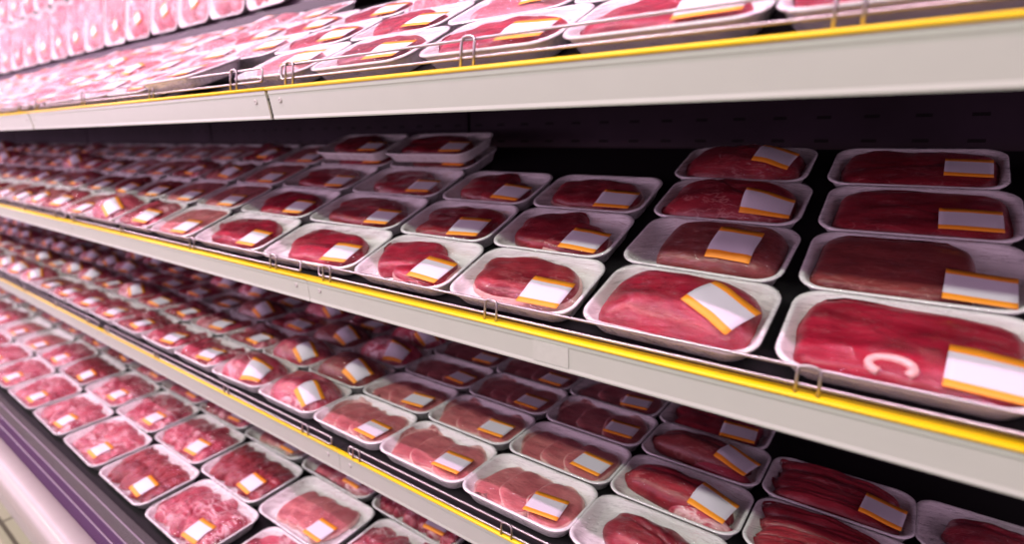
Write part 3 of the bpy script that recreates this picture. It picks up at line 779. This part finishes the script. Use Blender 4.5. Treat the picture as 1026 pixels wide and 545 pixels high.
def run_row(key, row, s0, near, far_kinds, x_start, x_end, pitch, jit=0.003, yawj=0.02, hj=0.0, size_w=0.211, far_over=None):
    """near: list of (x, proto, yaw, height, label) laid by hand; then an even run of packs to the left"""
    items = [(x, p, yw, h_, lb) for (x, p, yw, h_, lb) in near]
    x = x_start
    while x > x_end:
        p = rng.choice(far_kinds)
        items.append((x + rng.uniform(-jit, jit), p, rng.uniform(-yawj, yawj), 0.0, None))
        x -= pitch
    items.sort(key=lambda q: -q[0])
    rightn = [i for i in items if i[0] + size_w / 2 > JOINT]
    leftn = [i for i in items if JOINT - MODW < i[0] + size_w / 2 <= JOINT]
    farn = [i for i in items if i[0] + size_w / 2 <= JOINT - MODW]
    for i, it in enumerate(items):
        x, p, yw, h_, lb = it
        if lb is None:
            if key == 'base' or key == 'upper': lb = auto_label(p, key, row, i + 1, 'B')
            elif it in rightn: lb = auto_label(p, key, row, len(rightn) - rightn.index(it), 'R')
            elif it in leftn: lb = auto_label(p, key, row, leftn.index(it) + 1, 'L')
            else: lb = auto_label(p, key, row, farn.index(it) + 1, 'F')
        grp = {'top': 'meat trays on the top shelf', 'middle': 'meat trays on the middle shelf', 'lower': 'meat trays on the lower shelf', 'base': 'meat trays in the bottom well', 'upper': 'meat trays on the steep upper rack'}[key]
        place(p, SH[key], x, s0, lb, grp, yw, h_ + 0.0004)

RP = 0.1375
far_m = ['pork_a', 'folds_b', 'c1', 'pieces_a', 'pork_b', 'pieces_b', 'c3', 'folds_a', 'pork_a', 'loaf_c']
run_row('middle', 0, 0.0, [
  (-0.103, 'slab_near', 0.0, 0, 'large crimson beef slab tray, nearest tray at right end of middle shelf front'),
  (-0.328, 'roast_near', -0.03, 0, 'bright red domed roast in crinkled film, front edge of middle shelf'),
  (-0.553, 'c5', 0, 0, 'steak with pale fat along its front edge, front row of middle shelf'),
  (-0.772, 'c6', 0.0, 0, 'two lobed red steak in roomy white tray, front of middle shelf'),
  (-1.050, 'w1', 0.03, 0, 'oval crimson steak just left of near rail joint, middle shelf front'),
  (-1.338, 'w2', 0.0, 0, 'oval crimson steak, leftmost whole steak in middle shelf front row'),
  (-1.572, 'pork_a', 0, 0, 'flat pale pink pork slab beside the last steak, middle shelf front row'),
  (-1.80, 'pieces_a', 0.0, 0, None)], far_m, -2.03, -4.6, 0.219)
run_row('middle', 1, RP, [
  (-0.108, 'slab_brown', 0.01, 0, 'brownish beef slab tray with bare white right end, middle shelf second row'),
  (-0.335, 'roast_crinkle', -0.04, 0, 'brown red roast in crinkled film, bare white left end of tray'),
  (-0.570, 'c3', 0.0, 0, 'two piece steak with pale seam, middle shelf second row'),
  (-0.793, 'c1', 0.0, 0, 'peaked dark steak in roomy tray behind the two lobed steak'),
  (-1.078, 'w4', 0.0, 0, 'large oval red steak, second row of middle shelf left of near joint'),
  (-1.362, 'w1', 0.0, 0, 'small red steak, second row of middle shelf, beside flat pink slab'),
  (-1.59, 'pork_a', 0.0, 0, 'flat brownish pink pork slab, second row of middle shelf')], far_m, -1.82, -5.6, 0.219)
run_row('middle', 2, RP * 2, [
  (-0.111, 'slab_red', 0.01, 0, 'dark red slab tray with wide label, middle shelf third row at right'),
  (-0.345, 'roast_red', 0.0, 0, 'shiny dark red roast, third row of middle shelf, behind crinkled roast'),
  (-0.577, 'c5', 0.0, 0, 'rearmost steak beside the empty black gap, light fat at its left'),
  (-0.802, 'c3', 0.0, 0, 'two lobed steak, third row of middle shelf at edge of black gap'),
  (-1.090, 'w3', 0.0, 0, 'dark steak in roomy white tray below the stacked steaks'),
  (-1.378, 'w4', 0.0, 0, None), (-1.61, 'pork_a', 0, 0, None)], far_m, -1.84, -6.7, 0.219)
run_row('middle', 3, RP * 3, [
  (0.108, 'slab_dark', 0.0, 0, 'tray cut by the right picture edge, back row of middle shelf'),
  (-0.122, 'slab_dark', 0.0, 0, 'dark beef slab tray with square label, back right corner of middle shelf'),
  (-0.362, 'roast_back', 0.0, 0, 'dark domed roast with white sinew, back row beside black gap'),
  (-1.10, 'w5', 0.0, 0, 'tray buried under the topmost stacked steak, middle shelf back'),
  (-1.10, 'w4', 0.015, 0.034, 'topmost dark red steak of the stack, middle shelf back'),
  (-1.385, 'w1', 0.0, 0.0, None), (-1.385, 'w3', -0.01, 0.033, 'red two piece steak stacked at the back, left of topmost steak'),
  (-1.61, 'pork_a', 0, 0, None)], far_m, -1.84, -7.7, 0.219)

far_l = ['loaf_a', 'loaf_b', 'loaf_c', 'pieces_a', 'pieces_b', 'folds_a', 'c4', 'pieces_a']
LP = 0.140
run_row('lower', 0, 0.0, [
  (-0.364, 'loin_c', 0.0, 0, 'lumpy dark fillet cut by bottom picture edge, lower shelf'),
  (-0.576, 'chops_b', 0, 0, 'pink pork chops, half lit, front row of lower shelf beside dark fillet'),
  (-0.787, 'chops_a', 0, 0, 'pork chops lit pink in front, front row just right of near joint'),
  (-0.999, 'chops_d', 0, 0, 'pork chops with bright label, front row just left of near joint'),
  (-1.215, 'loaf_c', 0, 0, 'tall marbled rolled roast beside pork chops, lower shelf front row'),
  (-1.432, 'loaf_a', 0.05, 0, 'pink marbled rolled roast, second domed roast in lower shelf front row'),
  (-1.65, 'folds_a', 0, 0, None)], far_l, -1.87, -4.6, 0.2175)
run_row('lower', 1, LP, [
  (-0.150, 'strips_b', 0.0, 0, 'dark red meat strips cut by bottom picture edge, lower shelf right'),
  (-0.366, 'loin_a', 0, 0, 'long fillet in deep white tray with printed label, lower shelf'),
  (-0.580, 'chops_c', 0, 0, 'pork chops with bright red edges, second row of lower shelf'),
  (-0.795, 'chops_a', 0, 0, 'brownish pork chops, second row, centre of lower shelf'),
  (-1.008, 'chops_b', 0, 0, 'pink pork chops, second row, left of near joint'),
  (-1.222, 'loaf_b', 0, 0, None), (-1.437, 'loaf_c', 0, 0, None)], far_l, -1.65, -5.6, 0.2175)
run_row('lower', 2, LP * 2, [
  (0.058, 'loin_c', 0, 0, 'dark fillet cut by right picture edge, lower shelf'),
  (-0.154, 'strips_a', 0.0, 0, 'long dark meat strips with tilted label, lower shelf third row right'),
  (-0.370, 'loin_b', 0, 0, 'fillet tray with twisted label, third row of lower shelf'),
  (-0.586, 'chops_a', 0, 0, 'two large pork chops under orange label, third row of lower shelf'),
  (-0.800, 'chops_d', 0, 0, 'shingled pork chops, third row of lower shelf, centre'),
  (-1.014, 'chops_c', 0, 0, None), (-1.23, 'loaf_a', 0, 0, None), (-1.445, 'loaf_b', 0, 0, None)], far_l, -1.66, -6.7, 0.2175)
run_row('lower', 3, LP * 3 - 0.014, [
  (-0.385, 'c1', 0, 0, 'red meat tray half hidden by middle shelf rail, back row right'),
  (-0.602, 'chops_b', 0, 0, None), (-0.818, 'chops_d', 0, 0, None), (-1.034, 'chops_a', 0, 0, None), (-1.25, 'loaf_c', 0, 0, None)], far_l, -1.466, -7.7, 0.2175)

far_b = ['big_a', 'big_b', 'big_c', 'big_a', 'big_e', 'big_b']
BW = 0.262
run_row('base', 0, 0.0, [
  (-0.80, 'big_d', 0, 0, None), (-1.085, 'big_b', 0, 0, None),
  (-1.390, 'big_a', 0, 0, 'red sliced meat with bright white glints, front of bottom well'),
  (-1.675, 'big_c', 0, 0, 'dark pink sliced meat tray at grille, left of glinting tray'),
  (-1.955, 'big_b', -0.02, 0, None)], far_b, -2.24, -4.2, 0.278, size_w=BW)
run_row('base', 1, 0.1585, [
  (-0.892, 'big_a', 0, 0, None), (-1.172, 'big_e', 0, 0, None),
  (-1.452, 'big_c', 0, 0, 'red meat with white fat tip, behind glinting tray in bottom well'),
  (-1.732, 'big_a', 0, 0, None)], far_b, -2.012, -5.0, 0.278, size_w=BW)
run_row('base', 2, 0.317, [], far_b, -0.96, -5.6, 0.278, size_w=BW)
run_row('base', 3, 0.4755, [], far_b, -1.03, -6.4, 0.278, size_w=BW)

far_t = ['pork_b', 'c2', 'up_a', 'c5', 'pork_b', 'folds_b', 'up_b', 'up_c']
run_row('top', 0, 0.0, [
  (0.090, 'pork_b', 0, 0, 'tray base cut by top right corner, top shelf front row'),
  (-0.126, 'c2', 0, 0, 'tray whose bare foam wall shows above the guard, top shelf right'),
  (-0.342, 'c7', 0, 0, None), (-0.560, 'c2', 0, 0, None), (-0.795, 'c5', 0, 0, None), (-1.02, 'up_c', 0, 0, None)], far_t, -1.60, -5.9, 0.219, yawj=0.04)
run_row('top', 1, 0.138, [(-0.18, 'c5', 0, 0, None), (-0.40, 'c7', 0, 0, None), (-0.62, 'up_c', 0.0, 0, None), (-0.85, 'c6', 0, 0, None), (-1.08, 'c2', 0.1, 0, None)], far_t, -1.31, -6.4, 0.219, yawj=0.04)
run_row('top', 2, 0.276, [], far_t, -0.62, -7.7, 0.222, yawj=0.06)
run_row('top', 3, 0.414, [], far_t, -1.45, -9.0, 0.222, yawj=0.06)

# the askew tray that hangs over the top guard
op = place('pork_b', SH['top'], -1.36, -0.012, 'askew foam tray tipped over the wire guard, bare underside showing, top shelf', 'meat trays on the top shelf', 0.05, 0.013, -0.08)

# steep rack above the top shelf
for row in range(2):
    run_row('upper', row, 0.004 + row * 0.276, [], ['u1', 'u2', 'u3', 'u1'], -1.14 - 0.04 * row, -7.5, 0.238, jit=0.003, yawj=0.03, size_w=0.226)
rk = empty('steep_rack', (-4.0, 1.09, 0.40), 'dark violet steep rack with front lip carrying upright pale trays', 'rack')
def rpart(nm, prof, mat):
    v, f = extrude_x(prof, -8.4, 0.9); v = [(a_ + 4.0, b2 - 1.09, c2 - 0.40) for a_, b2, c2 in v]
    link(nm, mesh(nm, v, f, mat, False), rk)
ex, es, en, o = frame_of(SH['upper'])
a = o - en * 0.001; b_ = o - en * 0.001 + es * 0.56
rpart('back_plate', [(a.y, a.z), (b_.y, b_.z), (b_.y + 0.006, b_.z), (a.y + 0.006, a.z)], M['purple_rail'])
rpart('front_lip', [(1.056, 0.371), (1.056, 0.394), (1.062, 0.396), (1.066, 0.386), (1.18, 0.386), (1.18, 0.378), (1.062, 0.370)], M['purple_rail'])

# faint print on one label of the lower shelf
def add_print(root_label):
    for ob in bpy.data.objects:
        if ob.get('label') == root_label:
            p = protos['loin_a']; lx, ly, rt = p.lab
            V = []; F = []
            rr = random.Random(2); c, q = math.cos(rt), math.sin(rt)
            for (v0, u0, u1, n_) in ((0.0225, -0.018, 0.026, 9), (0.0190, -0.014, 0.022, 8), (0.0140, -0.022, 0.018, 12)):
                for k in range(n_):
                    ua = u0 + (u1 - u0) * k / n_; ub = ua + (u1 - u0) / n_ * rr.uniform(.4, .8)
                    quad = []
                    for (u, v_) in ((ua, v0), (ub, v0), (ub, v0 + 0.0009), (ua, v0 + 0.0009)):
                        x = lx + u * c - v_ * q; y = ly + u * q + v_ * c
                        quad.append((x, y, p.samp(np.array([x]), np.array([y]))[0] + 0.00165))
                    i0 = len(V); V += quad; F.append((i0, i0 + 1, i0 + 2, i0 + 3))
            lab = [ch for ch in ob.children if ch.name.startswith('price_label')][0]
            link('print', mesh('print', V, F, M['ink'], False), lab)
add_print('long fillet in deep white tray with printed label, lower shelf')

# ------------------------------------------------------------------ light
def area(name, loc, rot, sx, sy, power, col, spread=180):
    l = bpy.data.lights.new(name, 'AREA'); l.shape = 'RECTANGLE'; l.size = sx; l.size_y = sy; l.energy = power; l.color = col; l.spread = R(spread)
    o = bpy.data.objects.new(name, l); COL.objects.link(o); o.location = loc; o.rotation_euler = rot
    return o
# pink meat tubes under the case canopy, in front of and above the shelves
for k in range(6):
    area('canopy_tube', (0.2 - 1.45 * k, 0.04, 1.28), (R(24), 0, 0), 1.30, 0.030, (11.5, 11, 10, 9, 9, 9)[k], (1.0, 0.56, 0.84))
for k in range(6):  # added inner row of lamps, for more film glints and softer shadows
    area('canopy_inner_tube', (-0.4 - 1.45 * k, 0.34, 1.0), (R(16), 0, 0), 1.30, 0.025, (2.5, 2.8, 2.8, 2.8, 3, 3)[k], (1.0, 0.62, 0.88))
# store ceiling panels over the aisle
for k in range(4):
    area('ceiling_panel', (1.2 - 2.8 * k, -1.7, 2.1), (R(48), 0, 0), 2.0, 0.10, (30, 32, 34, 38)[k], (0.93, 1.0, 0.86))
# added pink fill lamps across the aisle, brightening the shelf interiors
for k in range(3):
    area('opposite_case_light', (-2.6 - 3.0 * k, -2.3, 0.25), (R(88), 0, 0), 2.8, 1.3, (18, 44, 56)[k], (1.0, 0.64, 0.93))
w = bpy.data.worlds.new('world'); S.world = w; w.use_nodes = True
w.node_tree.nodes['Background'].inputs[0].default_value = (1.0, 0.64, 0.92, 1)
w.node_tree.nodes['Background'].inputs[1].default_value = 0.5

S.view_settings.view_transform = 'Standard'
S.view_settings.look = 'None'
S.view_settings.gamma = 1.0
S.view_settings.exposure = 0.6
S.view_settings.use_curve_mapping = False
